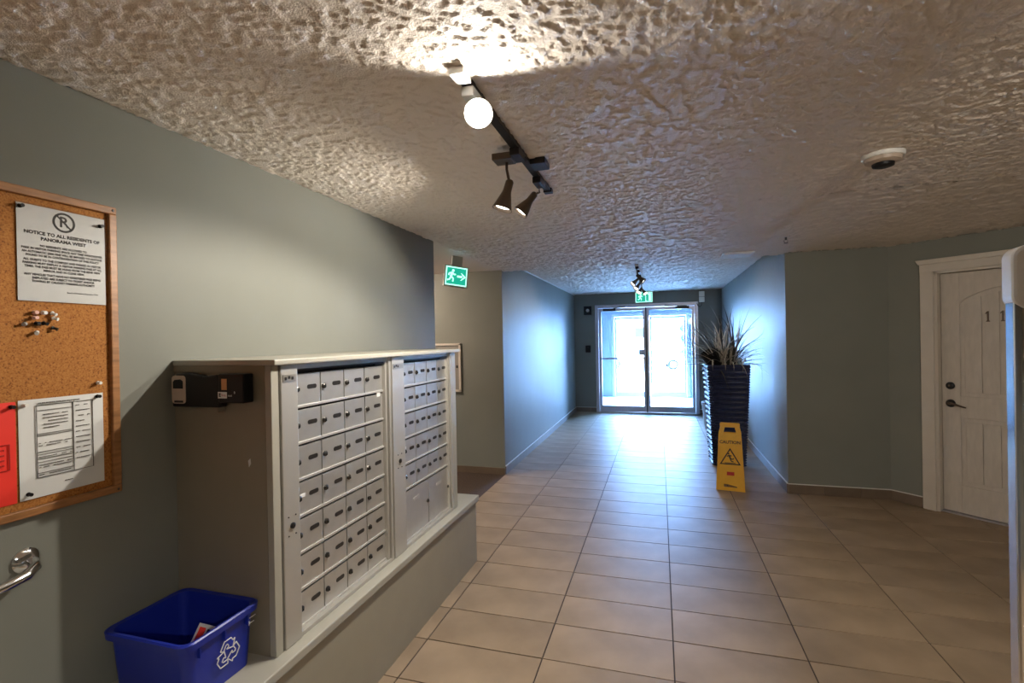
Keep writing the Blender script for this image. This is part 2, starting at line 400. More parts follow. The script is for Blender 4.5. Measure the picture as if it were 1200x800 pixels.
# ------------------------------------------------------------------ cream unit door on the angled wall
def unit_door():
    x, y = W45(0); r = thing('door_1', 'cream arched two panel unit door numbered in metal digits', None, (x, y, 0), -PI / 4, kind='structure')
    # casing: left, right, header with crown
    MB().box(D0 - .085, D0 + .01, -.02, 0, 0, DH).build('casing', M_CASING, r, bev=.004)
    MB().box(D1 - .01, D1 + .085, -.02, 0, 0, DH).build('casing', M_CASING, r, bev=.004)
    MB().box(D0 - .085, D1 + .085, -.022, 0, DH - .012, DH + .075).build('header', M_CASING, r, bev=.003)
    a, b = D0 - .085, D1 + .085
    cr = MB().prism([(a, DH + .055), (b, DH + .055), (b + .012, DH + .075), (b + .022, DH + .095), (a - .022, DH + .095), (a - .012, DH + .075)], -.045, 0)
    cr.build('crown', M_CASING, r, bev=.003)
    for s in (0, 1):
        xx = D0 if s == 0 else D1 - .03
        MB().box(xx, xx + .03, 0, .12, 0, DH - .01).build('jamb', M_CASING, r)
    MB().box(D0, D1, 0, .12, DH - .03, DH).build('jamb', M_CASING, r)
    MB().box(D0 + .03, D1 - .03, .03, .12, 0, .012).build('sill', M_FRAME, r)
    dx0, dx1, dz1 = D0 + .033, D1 - .033, DH - .035; yf = .06; w = dx1 - dx0
    MB().box(dx0, dx1, yf + .012, yf + .045, .016, dz1).build('slab', M_DOORW, r)
    st = .125
    fr = MB()
    fr.box(dx0, dx0 + st, yf, yf + .012, .016, dz1); fr.box(dx1 - st, dx1, yf, yf + .012, .016, dz1)
    fr.box(dx0 + st, dx1 - st, yf, yf + .012, .016, .25); fr.box(dx0 + st, dx1 - st, yf, yf + .012, .82, 1.00)
    pts = [(dx0 + st, dz1), (dx1 - st, dz1)]
    n = 14; zb = 1.78; za = 1.90
    for k in range(n + 1):
        t = k / n; pts.append((dx1 - st - t * (w - 2 * st), zb + (za - zb) * math.sin(PI * t) ** .8))
    fr.prism(pts, yf, yf + .012)
    fr.build('stile_frame', M_DOORW, r, bev=.003)
    # raised boards in both panels
    px0, px1 = dx0 + st + .03, dx1 - st - .03; nb = 5; bw = (px1 - px0) / nb
    for k in range(nb):
        a, b = px0 + k * bw + .002, px0 + (k + 1) * bw - .002
        MB().box(a, b, yf + .004, yf + .013, .285, .785).build('panel_board', M_DOORW, r, bev=.002)
        f = lambda xx: zb - .035 + (za - zb) * math.sin(PI * min(1, max(0, (xx - dx0 - st) / (w - 2 * st)))) ** .8
        m_ = (a + b) / 2
        MB().prism([(a, 1.035), (b, 1.035), (b, f(b)), (m_, f(m_)), (a, f(a))], yf + .004, yf + .013).build('panel_board', M_DOORW, r, bev=.002)
    Ry = Matrix.Rotation(PI / 2, 4, 'X')
    db = MB().lathe([(.031, -.001), (.031, .010), (.024, .018), (.012, .022)], 20, Matrix.Translation((dx0 + .06, yf, 1.085)) @ Ry).build('deadbolt', M_BLACKM, r, True)
    MB().box(dx0 + .054, dx0 + .066, yf - .030, yf - .02, 1.078, 1.092).build('thumb_turn', M_BRONZE, db)
    hd = MB().lathe([(.033, -.001), (.033, .008), (.026, .018), (.014, .024), (.012, .045)], 20, Matrix.Translation((dx0 + .06, yf, .935)) @ Ry).build('handle_rose', M_BLACKM, r, True)
    MB().tube([(dx0 + .055, yf - .045, .937), (dx0 + .075, yf - .048, .937), (dx0 + .11, yf - .048, .930), (dx0 + .15, yf - .045, .917), (dx0 + .175, yf - .04, .910)], [.010, .010, .009, .007, .005], 8).build('lever', M_BRONZE, hd, True)
    for xx in (.675, .765):
        mbd = MB(); mbd.prism([(xx - .010, 1.62), (xx - .010, 1.627), (xx - .004, 1.63), (xx - .004, 1.69), (xx - .014, 1.682), (xx - .014, 1.69), (xx - .002, 1.705), (xx + .006, 1.705), (xx + .006, 1.63), (xx + .012, 1.627), (xx + .012, 1.62)], yf - .004, yf + .006)
        tag(mbd.build('door_number', M_BRONZE, r), 'metal digit one screwed to the cream door')
unit_door()

# ------------------------------------------------------------------ glass entrance doors, vestibule, outside
def glass_doors(name, y, x0, x1, zt, mx, label, bars=True):
    r = thing(name, label, None, (0, y, 0), 0, kind='structure')
    f = .065
    for a, b in ((x0, x0 + f), (x1 - f, x1)): MB().box(a, b, -.02, .10, 0, zt).build('frame_jamb', M_FRAME, r, bev=.004)
    MB().box(x0 + f, x1 - f, -.02, .10, zt - .07, zt).build('frame_head', M_FRAME, r, bev=.004)
    MB().box(x0 + f, x1 - f, 0, .08, 0, .012).build('threshold', M_ALUF, r)
    for s, (a, b) in enumerate(((x0 + f + .004, mx - .004), (mx + .004, x1 - f - .004))):
        st, tr, br = .055, .06, .12
        z0, z1 = .016, zt - .075
        leaf = MB(); leaf.box(a, a + st, .02, .065, z0, z1); leaf.box(b - st, b, .02, .065, z0, z1)
        leaf.box(a + st, b - st, .02, .065, z0, z0 + br); leaf.box(a + st, b - st, .02, .065, z1 - tr, z1)
        lf = leaf.build('door_leaf', M_FRAME, r)
        MB().box(a + st - .005, b - st + .005, .038, .046, z0 + br - .005, z1 - tr + .005).build('glass_pane', M_GLASS, lf)
        if bars:
            # closer with folding arm
            c = MB(); xa = a + .10 if s == 0 else b - .36
            c.box(xa, xa + .26, -.045, .02, z1 - .055, z1 - .005)
            c.tube([(xa + .22, -.03, z1 + .0), (xa + .34 if s == 0 else xa - .12, -.09, z1 + .01), (xa + .45 if s == 0 else xa - .2, -.02, z1 + .03)], .010, 6)
            c.build('door_closer', M_BLACKM, lf)
    if bars:
        lf = r.children[4]
        a, b = x0 + f + .004, mx - .004
        MB().box(a + .03, b - .03, -.035, -.012, 1.10, 1.135).build('push_bar', M_FRAME, r, bev=.004)
        MB().box(a + .02, a + .06, -.035, .02, 1.08, 1.155).build('bar_bracket', M_FRAME, r); MB().box(b - .06, b - .02, -.035, .02, 1.08, 1.155).build('bar_bracket', M_FRAME, r)
        MB().box(b - .15, b - .055, -.005, .02, 1.18, 1.30).build('lock_case', M_GREYP, r, bev=.004)
        MB().box(mx - .012, mx + .012, -.012, .02, .016, zt - .075).build('meeting_strip', M_BLACKM, r)
        # pull on the outside of the right leaf
        MB().tube([(mx + .05, .065, .95), (mx + .05, .12, .97), (mx + .05, .12, 1.25), (mx + .05, .065, 1.27)], .011, 8).build('pull_handle', M_CHROME, r, True)
    return r
glass_doors('door_2', YB, FX0, FX1, FZ, -.255, 'double glass entrance doors with grey metal frames')
YV = 13.25
glass_doors('door_3', YV, -1.20, .72, 2.16, -.24, 'outer pair of glass doors beyond the vestibule', bars=False)
for a, b, nm in ((-1.75, -1.60, 'wall_vestibule_left'), (1.05, 1.20, 'wall_vestibule_right')):
    struct(nm, MB().box(a, b, YB + .12, YV + .12, 0, 2.62), M_VEST)
mb = MB(); mb.box(-1.6, -1.20, YV, YV + .12, 0, 2.62); mb.box(.72, 1.05, YV, YV + .12, 0, 2.62); mb.box(-1.2, .72, YV, YV + .12, 2.16, 2.62)
struct('wall_vestibule_outer', mb, M_VEST)
struct('ceiling_vestibule', MB().box(-1.75, 1.2, YB + .12, YV + .12, 2.5, 2.62), M_VEST)
struct('floor_vestibule', MB().box(-1.6, 1.05, YB + .1, YV + .12, -.1, 0), M_VFLOOR, 'pale tiled vestibule floor')
ZG = -.45
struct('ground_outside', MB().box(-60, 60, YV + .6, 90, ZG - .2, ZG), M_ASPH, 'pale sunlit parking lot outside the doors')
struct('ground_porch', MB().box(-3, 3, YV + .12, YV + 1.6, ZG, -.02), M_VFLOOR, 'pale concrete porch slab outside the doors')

def car(name, label, x, y, rz, m):
    r = thing(name, label, 'car', (x, y, ZG), rz)
    prof = [(-2.2, .35), (-2.25, .6), (-2.15, .85), (-1.35, .95), (-.7, 1.42), (.75, 1.45), (1.5, .98), (2.15, .9), (2.25, .6), (2.2, .32)]
    MB().prism(prof, -.85, .85).build('body', m, r, bev=.06)
    MB().prism([(-1.2, .98), (-.66, 1.36), (-.02, 1.38), (-.02, .98)], -.865, .865).build('side_window', M_WINDOW, r)
    MB().prism([(.06, .98), (.06, 1.38), (.72, 1.38), (1.25, .98)], -.865, .865).build('side_window', M_WINDOW, r)
    for wx in (-1.4, 1.4):
        for s in (-1, 1):
            Mx = Matrix.Translation((wx, s * .80, .32)) @ Matrix.Rotation(PI / 2 * s, 4, 'X')
            w = MB().lathe([(.20, -.1), (.30, -.1), (.32, -.07), (.32, .07), (.30, .1), (.20, .1)], 20, Mx).build('wheel', M_TYRE, r, True)
            MB().lathe([(.19, -.09), (.19, -.105), (.05, -.12)], 12, Mx).build('hub', M_CHROME, w)
car('parked_car', 'pale car parked outside seen through the left glass leaf', -4.2, 33.6, 0.05, M_CARW)
car('parked_car', 'silver car parked outside seen through the right glass leaf', 2.1, 32.4, 0.08, M_CARG)
def house(x, y, w, d, h, label):
    r = thing('house', label, 'building', (x, y, ZG))
    MB().box(-w / 2, w / 2, 0, d, 0, h).build('wall', M_SIDING, r)
    MB().prism([(-w / 2 - .4, h), (w / 2 + .4, h), (w / 2 - 1.5, h + 2.2), (-w / 2 + 1.5, h + 2.2)], -.4, d + .4).build('roof', M_ROOF, r)
    for k in range(int(w // 3.2)):
        xx = -w / 2 + 1.4 + k * 3.2
        f = MB().box(xx, xx + 1.3, -.06, 0, 1.9, 3.2).build('window', M_SIDING, r)
        MB().box(xx + .1, xx + 1.2, -.08, -.06, 2.0, 3.1).build('pane', M_WINDOW, f)
    MB().box(w / 2 - 1.2, w / 2 - .3, -.06, 0, 0, 2.1).build('house_door', M_ROOF, r)
house(-5.0, 56, 11, 8, 5.2, 'pale sided house across the parking lot, left of the doors')
house(7.5, 58, 11, 8, 5.2, 'pale sided house across the parking lot, right of the doors')
def tree(x, y, h, label):
    r = thing('street_tree', label, 'tree', (x, y, ZG))
    MB().tube([(0, 0, 0), (.05, 0, h * .3), (0, .05, h * .6)], [.14, .11, .05], 8).build('trunk', M_BARK, r, True)
    m = MB()
    for k in range(26):
        a, b = random.uniform(0, 2 * PI), random.uniform(-1, 1); q = math.sqrt(1 - b * b) * random.uniform(.3, 1)
        rr = random.uniform(.3, .55) * h * .2
        m.lathe([(.05 * rr, -rr), (.75 * rr, -.6 * rr), (rr, 0), (.7 * rr, .65 * rr), (.05 * rr, rr)], 7, Matrix.Translation((q * math.cos(a) * h * .26, q * math.sin(a) * h * .26, h * (.66 + .26 * b))))
    m.build('foliage', M_FOLI, r)
tree(2.3, 46, 3.3, 'small green tree in the parking lot beyond the doors')

# ------------------------------------------------------------------ bench and mailbox cabinet
RL = PI / 2                             # local x along +Y, local -y facing the hall (+X)
b = thing('mailbox_bench', 'taupe painted low bench wall with cream shelf under the mailboxes', 'bench', (-1.251, .55, 0), RL)
MB().box(0, 2.69, 0, .465, 0, .425).build('base', M_BENCH, b)
MB().box(-.01, 2.708, -.019, .467, .425, .46).build('shelf', M_SHELF, b, bev=.005)
MB().box(-.01, 2.704, -.010, .0, .413, .425).build('shelf_moulding', M_BENCH, b)

XF, YF0 = -1.285, 1.395
cab = thing('mailbox_cabinet', 'taupe sided cabinet case with cream top housing both mailbox units', 'cabinet', (XF, YF0, .4605), RL)
CL, CD, CH = 1.60, .434, 1.0105         # length, depth, height to underside of top cap
MB().box(0, .02, .026, CD, 0, CH).build('side_panel', M_CASE, cab)
MB().box(CL - .02, CL, .026, CD, 0, CH).build('side_panel', M_CASE, cab)
MB().box(.02, CL - .02, CD - .012, CD, 0, CH).build('back_panel', M_CASE, cab)
MB().box(-.008, CL + .03, -.024, CD, CH, CH + .02).build('top_cap', M_SHELF, cab, bev=.004)
MB().box(-.004, 0, .024, CD, CH - .022, CH).build('edge_moulding', M_CASE, cab)
MB().box(0, .035, 0, .026, 0, CH).build('corner_stile', M_SHELF, cab, bev=.002)
MB().box(CL - .055, CL, -.002, .026, 0, CH).build('corner_stile', M_SHELF, cab, bev=.002)
MB().prism([(0.0, 0.0), (.008, .012), (.006, .03), (-.003, .022)], -.0012, .004, Matrix.Translation((0, .10, .655)) @ Matrix.Rotation(-PI / 2, 4, 'Z')).build('paint_chip', M_WPRINT, cab)

def mailbox_unit(label, y0, y1, strip_w, cols, rows_small, parcel, lock_z, x_doors):
    """y0..y1 world extent along the wall"""
    w = y1 - y0
    r = thing('mailbox_unit', label, 'mailboxes', (XF, y0, .4615), RL, 'wall mailbox units')
    H = 1.008; z0, z1 = .014, .977; p = (z1 - z0) / 7.0
    MB().box(.0, w, .060, .40, .002, H).build('housing', M_DARK, r)
    fr = MB()
    fr.box(strip_w, w, .0, .06, 0, z0); fr.box(strip_w, w, .004, .06, z1 + .012, H)
    fr.box(w - .018, w, -.001, .06, 0, H); fr.box(w - .040, w - .024, .008, .06, z0, z1 + .012)
    fr.build('frame', M_ALUF, r)
    MB().box(strip_w, w - .02, .014, .06, z1 + .003, z1 + .009).build('top_slot', M_SLOT, r)
    st = MB().box(.004, strip_w, -.004, .06, 0, H).build('master_strip', M_ALUF, r, bev=.003)
    cxm = strip_w * .52
    MB().box(.012, strip_w - .012, -.006, -.003, H - .062, H - .036).build('maker_plate', M_BRASS, st)
    for k in range(3): MB().box(.020 + .017 * k, .030 + .017 * k, -.0068, -.005, H - .055 + .004 * (k % 2), H - .044 + .003 * (k % 2)).build('engraving', M_SLOT, st)
    Ry = Matrix.Rotation(PI / 2, 4, 'X')
    MB().lathe([(.011, 0), (.011, .006), (.006, .008)], 12, Matrix.Translation((cxm, -.004, lock_z)) @ Ry).build('master_lock', M_BLACKM, st)
    for dx, dz in ((-.018, .034), (.018, .034), (-.018, -.034), (.018, -.034)):
        MB().lathe([(.0028, 0), (.0028, .002)], 8, Matrix.Translation((cxm + dx, -.004, lock_z + dz)) @ Ry).build('rivet', M_SLOT, st)
    d0, d1 = x_doors; cw = (d1 - d0) / cols
    yd = .025                            # door face plane behind the strip
    proto = None
    def make_door(wd, hd, big=False):
        m = MB().box(.003, wd - .003, yd, yd + .012, .004, hd - .0085)
        d = m.build('mailbox_door', M_ALU, r, bev=.0012)
        MB().prism([(.0004, .0), (wd - .0004, .0), (wd - .0004, .0105), (.0004, .0105)], yd - .005, yd + .004).build('bottom_lip', M_LIP, d, bev=.002)
        mats = (M_LOCK, M_SLOT) if not big else (M_LOCK, M_LIP)
        lx = .014 if not big else (wd - .02)
        lk = MB().lathe([(.011, 0), (.011, .007), (.006, .010)], 10, Matrix.Translation((lx + .004, yd, hd * .52)) @ Ry).build('lock', mats[0], d)
        MB().box(lx + .0015, lx + .0065, yd - .0125, yd - .009, hd * .52 - .006, hd * .52 + .001).build('key_slot', M_DARK, d)
        if not big:
            MB().prism(rrect(wd * .49, wd * .84, hd * .49, hd * .49 + .017, .008, 3), yd - .0012, yd + .002).build('name_slot', mats[1], d)
        else:
            MB().prism(rrect(wd * .36, wd * .60, hd * .70, hd * .70 + .018, .008, 3), yd - .003, yd + .002).build('name_slot', mats[1], d)
        return d
    for row in range(rows_small):
        zb = z1 - (row + 1) * p
        for c in range(cols):
            if proto is None:
                proto = make_door(cw, p); d = proto
            else:
                d = proto.copy(); COL.objects.link(d); d.parent = r
                for ch in proto.children:
                    q = ch.copy(); COL.objects.link(q); q.parent = d
            d.location = (d0 + c * cw, 0, zb)
    if parcel:
        hp = z1 - rows_small * p - z0
        for c in range(2):
            d = make_door((d1 - d0) / 2, hp, True); d.location = (d0 + c * (d1 - d0) / 2, 0, z0)
    return r
u1 = mailbox_unit('aluminium mailbox unit with seven rows of small doors, nearer the blue bin', 1.434, 2.186, .088, 4, 7, False, .428, (.098, .716))
u2 = mailbox_unit('aluminium mailbox unit with two large parcel doors, farther from the blue bin', 2.190, 2.938, .125, 4, 5, True, .475, (.150, .728))
# small white paper tab stuck on a door of each unit
for u, x, z in ((u1, .66, .82), (u1, .118, .50), (u2, .15, .51)):
    MB().box(x, x + .03, .0225, .0245, z, z + .028 if x > .5 else z + .012).build('paper_tab', M_WPRINT, u)

# ------------------------------------------------------------------ black boxes on the cabinet side
SIDE = YF0
hb = thing('plastic_holder', 'rounded black plastic holder with pale front strip on cabinet side', 'holder', (-1.685, SIDE - .0045, 1.326), 0)
body = MB()
pr = [(0, 0), (.215, 0), (.222, .02), (.218, .105), (.20, .115), (.14, .108), (.12, .114), (.06, .122), (.02, .118), (.002, .10)]
body.prism(pr, -.035, 0); body.build('body', M_BLACK, hb, bev=.006)
MB().prism(rrect(.004, .066, .012, .112, .012), -.038, -.03).build('pale_strip', M_TANP, hb)
MB().prism([(.012, .066), (.056, .066), (.056, .092), (.045, .099), (.02, .097), (.012, .09)], -.040, -.035).build('window', M_BLACK, hb)
MB().box(.016, .056, -.0392, -.0375, .016, .023).build('printed_mark', M_INK, hb)
MB().box(.15, .205, -.03, 0, -.016, .0).build('lower_clip', M_CASE, hb)
kb = thing('drop_box', 'small black box with orange sticker and white label on cabinet side', 'box', (-1.4625, SIDE - .0045, 1.345), 0)
MB().box(0, .108, -.045, 0, 0, .10).build('body', M_BLACK, kb, bev=.004)
MB().box(.016, .038, -.0465, -.044, .045, .083).build('orange_sticker', M_ORANGE, kb)
MB().box(.0, .038, -.0465, -.044, .016, .038).build('white_label', M_WPRINT, kb)
text('E', .016, M_INK, kb, .009, -.0472, .027, bold=.001); text('live', .014, M_REDI, kb, .025, -.0472, .027)
text('text', .011, M_WPRINT, kb, .052, -.0465, .026); text('8', .012, M_WPRINT, kb, .072, -.0465, .036)

# ------------------------------------------------------------------ notice board with papers and pins
BZ0, BZ1, BY0, BY1 = 1.072, 2.0, -.35, 1.188
nb = thing('cork_notice_board', 'cork notice board in an oak frame on the left wall', 'notice board', (XL, BY0, BZ0), RL)
bw, bh = BY1 - BY0, BZ1 - BZ0
MB().box(.015, bw - .015, -.010, 0, .015, bh - .015).build('cork_panel', M_CORK, nb)
for a in ((0, bw, -.022, 0, 0, .024), (0, bw, -.022, 0, bh - .024, bh), (0, .024, -.022, 0, .024, bh - .024), (bw - .024, bw, -.022, 0, .024, bh - .024)):
    MB().box(*a).build('frame_rail', M_OAK, nb, bev=.003)
Ry = Matrix.Rotation(PI / 2, 4, 'X')
for z in (.010, bh - .012): MB().lathe([(.004, 0), (.004, .001), (.002, .0015)], 8, Matrix.Translation((bw - .012, -.022, z)) @ Ry).build('corner_screw', M_LOCK, nb)

def sheet_mesh(w, h, amp=.004, n=8):
    m = MB(); vs = []; fs = []
    for j in range(n + 1):
        for i in range(n + 1):
            u, v = i / n, j / n
            d = amp * (math.sin(u * 5 + 1) * math.cos(v * 4) * .5 + .5) * (1 - 4 * (u - .5) ** 2 * .5)
            vs.append((u * w, -d * .5, v * h))
    k = n + 1; c = len(vs); vs += [(x, y + .0008, z) for x, y, z in vs]
    for j in range(n):
        for i in range(n):
            q = (j * k + i, j * k + i + 1, (j + 1) * k + i + 1, (j + 1) * k + i); fs.append(q); fs.append(tuple(c + t for t in q[::-1]))
    for i in range(n):
        for a, b_ in ((i, i + 1), (n * k + i + 1, n * k + i), ((i + 1) * k, i * k), (i * k + n, (i + 1) * k + n)): fs.append((b_, a, a + c, b_ + c))
    return m.add(vs, fs)
XP = XL + .0125
no = thing('parking_notice', 'white printed parking notice in a clear sleeve on the cork board', 'notice', (XP, .924, 1.676), RL, ry=0.0)
MB().box(.003, .231, -.0008, 0, .004, .278).build('sheet', M_PAPER, no)
MB().box(0, .234, -.0022, -.0018, 0, .282).build('plastic_sleeve', M_SLEEVE, no)
cx_, cz_ = .118, .243
MB().lathe([(.0235, 0), (.0295, 0), (.0295, .0006), (.0235, .0006), (.0235, 0)], 32, Matrix.Translation((cx_, -.0008, cz_)) @ Ry, caps=False).build('emblem_ring', M_INK, no)
text('R', .044, M_INK, no, cx_, -.0013, cz_, 'emblem_letter', bold=.0008)
MB().box(-.026, .026, -.0014, -.0008, -.0022, .0022, Matrix.Translation((cx_, 0, cz_)) @ Matrix.Rotation(math.radians(45), 4, 'Y')).build('emblem_slash', M_INK, no)
def lines(rows, z, size, lead, bold=.0002, sx=1.0, parent=no, m=M_INK, x=.117, y=-.0013):
    for t in rows:
        text(t, size, m, parent, x, y, z, sx=sx, bold=bold); z -= lead
    return z
z = lines(['NOTICE TO ALL RESIDENTS OF', 'PANORAMA WEST'], .200, .0132, .0155, .0006, 1.06)
z = lines(['NO RESIDENTS ARE ALLOWED TO', 'PARK IN VISITOR PARKING SPACE ANY TIME WHATSOEVER'], .164, .0087, .0096, .0004, .90)
z = lines(['AN AUTOMATIC $200 FINE WILL BE IMPOSED TO ANYONE', 'FOUND TO BE IN CONTRAVENTION OF THIS POLICY'], .1445, .0087, .0096, .0004, .90)
z = lines(['ALL GUESTS TO THE COMPLEX AND PARKED IN VISITOR', 'PARKING MUST DISPLAY A VISITOR PARKING PASS AT ALL', 'TIMES. THE PASS MUST BE HUNG FROM THE REAR VIEW', 'MIRROR AND IN CLEAR VIEW.'], .122, .0087, .0096, .0004, .90)
z = lines(['ANY VEHICLES THAT HAVE NO REGISTERED PASS BEING', 'DISPLAYED ARE SUBJECT TO TICKET AND/OR', 'TOWING BY CALGARY PARKING AUTHORITY'], .080, .0087, .0096, .0004, .90)
text('Board of Directors, Panorama West', .0058, M_INK, no, .165, -.0013, .034, bold=.0002)

def greek(parent, m, x0, x1, z, h, y, dens=.8):
    b_ = MB(); x = x0; rr = random.Random(int(z * 9999))
    while x < x1:
        w_ = rr.uniform(h * 1.2, h * 5)
        if rr.random() < dens: b_.box(x, min(x + w_, x1), y, y + .0024, z, z + h)
        x += w_ + h * .8
    if b_.v: b_.build('print_line', m, parent)
fo = thing('printed_form', 'white printed form sheet with a table pinned to the cork board', 'paper', (XP, .922, 1.119), RL)
sheet_mesh(.218, .281, .003).build('sheet', M_PAPER, fo)
yl = -.0042
def ln(x0, x1, z0, z1, m=M_INKG): MB().box(x0, x1, yl, yl + .0025, z0, z1).build('printed_rule', m, fo)
for zz in (.262, .247, .180, .175, .128, .121, .108, .099, .068, .055): ln(.04, .132, zz, zz + .0011)
for zz in (.262, .055): ln(.04, .186, zz, zz + .0011)
for xx in (.04, .132, .185): ln(xx, xx + .001, .055, .262)
greek(fo, M_INKG, .045, .15, .267, .0030, yl, 1)
for k in range(5): greek(fo, M_INKG, .058, .118, .234 - .0095 * k, .0022, yl)
for k in range(11): greek(fo, M_INKG, .140, .178, .250 - .016 * k, .0022, yl)
for zz in (.152, .145, .113, .090, .083, .062): greek(fo, M_INKG, .045, .128, zz, .0020, yl)
greek(fo, M_INKG, .108, .128, .030, .0025, yl, 1)
rd = thing('red_flyer', 'bright red flyer beside the printed form on the cork board', 'paper', (XP, .70, 1.118), RL)
sheet_mesh(.216, .280, .003).build('sheet', M_RED, rd)
MB().box(.03, .20, -.0045, -.002, .095, .0963).build('printed_rule', M_REDI, rd); MB().box(.03, .20, -.0045, -.002, .165, .1663).build('printed_rule', M_REDI, rd)
MB().box(.199, .2003, -.0045, -.002, .095, .166).build('printed_rule', M_REDI, rd)
for k in range(4): greek(rd, M_REDI, .045, .188, .150 - .014 * k, .004, -.0043)

def pin(y, z, m, label, tilt=(0, 0), grp=None):
    r = thing('push_pin', label, 'push pin', (XP - .002, y, z), RL, group=grp, rx=tilt[0], ry=0)
    r.rotation_euler = (tilt[0], 0, RL + tilt[1])
    MB().lathe([(.0055, .004), (.0060, .006), (.0040, .008), (.0034, .014), (.0052, .016), (.0050, .018)], 12, Ry).build('head', m, r, True)
    MB().lathe([(.0006, -.003), (.0006, .004)], 6, Ry).build('needle', M_CHROME, r)
G = 'loose push pins in a cluster on the cork board'
def PY(u, v): return (u, v)
for (y, z, m, lab, t) in (
    (.962, 1.647, M_PINK, 'pink push pin at the upper left of the loose pin cluster', (0, 0)), (.983, 1.647, M_WHITE, 'white push pin top middle of the loose pin cluster', (0, 0)),
    (1.004, 1.650, M_WHITE, 'white push pin at the upper right of the loose pin cluster', (.5, .4)), (.962, 1.632, M_PINK, 'pink push pin below the other pink pin', (0, 0)),
    (1.006, 1.634, M_WHITE, 'white push pin at the right edge of the pin cluster', (.3, .5)), (.944, 1.615, M_GREYP, 'grey push pin at the left edge of the pin cluster', (.2, -.7)),
    (.966, 1.616, M_BLACK, 'black push pin left of its black neighbour', (0, 0)), (.983, 1.618, M_BLACK, 'black push pin right of its black neighbour', (.2, .2)),
    (1.004, 1.606, M_LOCK, 'dark green push pin at the lower right of the cluster', (.4, .6)), (.970, 1.592, M_WHITE, 'white push pin lowest in the loose pin cluster', (.3, -.5))):
    pin(y, z, m, lab, t, G)
for (y, z, m, lab) in ((.934, 1.944, M_BLACK, 'black pin in the top left corner of the parking notice'), (1.140, 1.930, M_BLACK, 'black pin in the top right corner of the parking notice'),
    (.934, 1.386, M_WHITE, 'white pin in the top left corner of the printed form'), (1.122, 1.390, M_BLACK, 'black pin in the top right corner of the printed form'),
    (.905, 1.385, M_BLACK, 'black pin in the top corner of the red flyer'), (1.125, 1.432, M_WHITE, 'white pin alone above the printed form'), (.940, 1.135, M_BLACK, 'black pin at the bottom left corner of the printed form')):
    pin(y, z, m, lab)

# ------------------------------------------------------------------ chrome hand rail
hr = thing('hand_rail', 'chrome hand rail on the wall below the cork board', 'hand rail', (XL, -.022, 0), RL)
MB().tube([(-.2, -.06, .915), (.80, -.06, .915), (.88, -.06, .918), (.93, -.058, .925), (.957, -.045, .937), (.966, -.022, .945), (.966, -.004, .947)], .014, 14).build('rail', M_CHROME, hr, True)
MB().lathe([(.034, -.001), (.034, .005), (.026, .012), (.016, .016)], 20, Matrix.Translation((.960, 0, .950)) @ Ry).build('flange', M_CHROME, hr, True)
MB().lathe([(.034, -.001), (.034, .005), (.026, .012), (.012, .05)], 20, Matrix.Translation((.25, 0, .915)) @ Ry).build('flange', M_CHROME, hr, True)

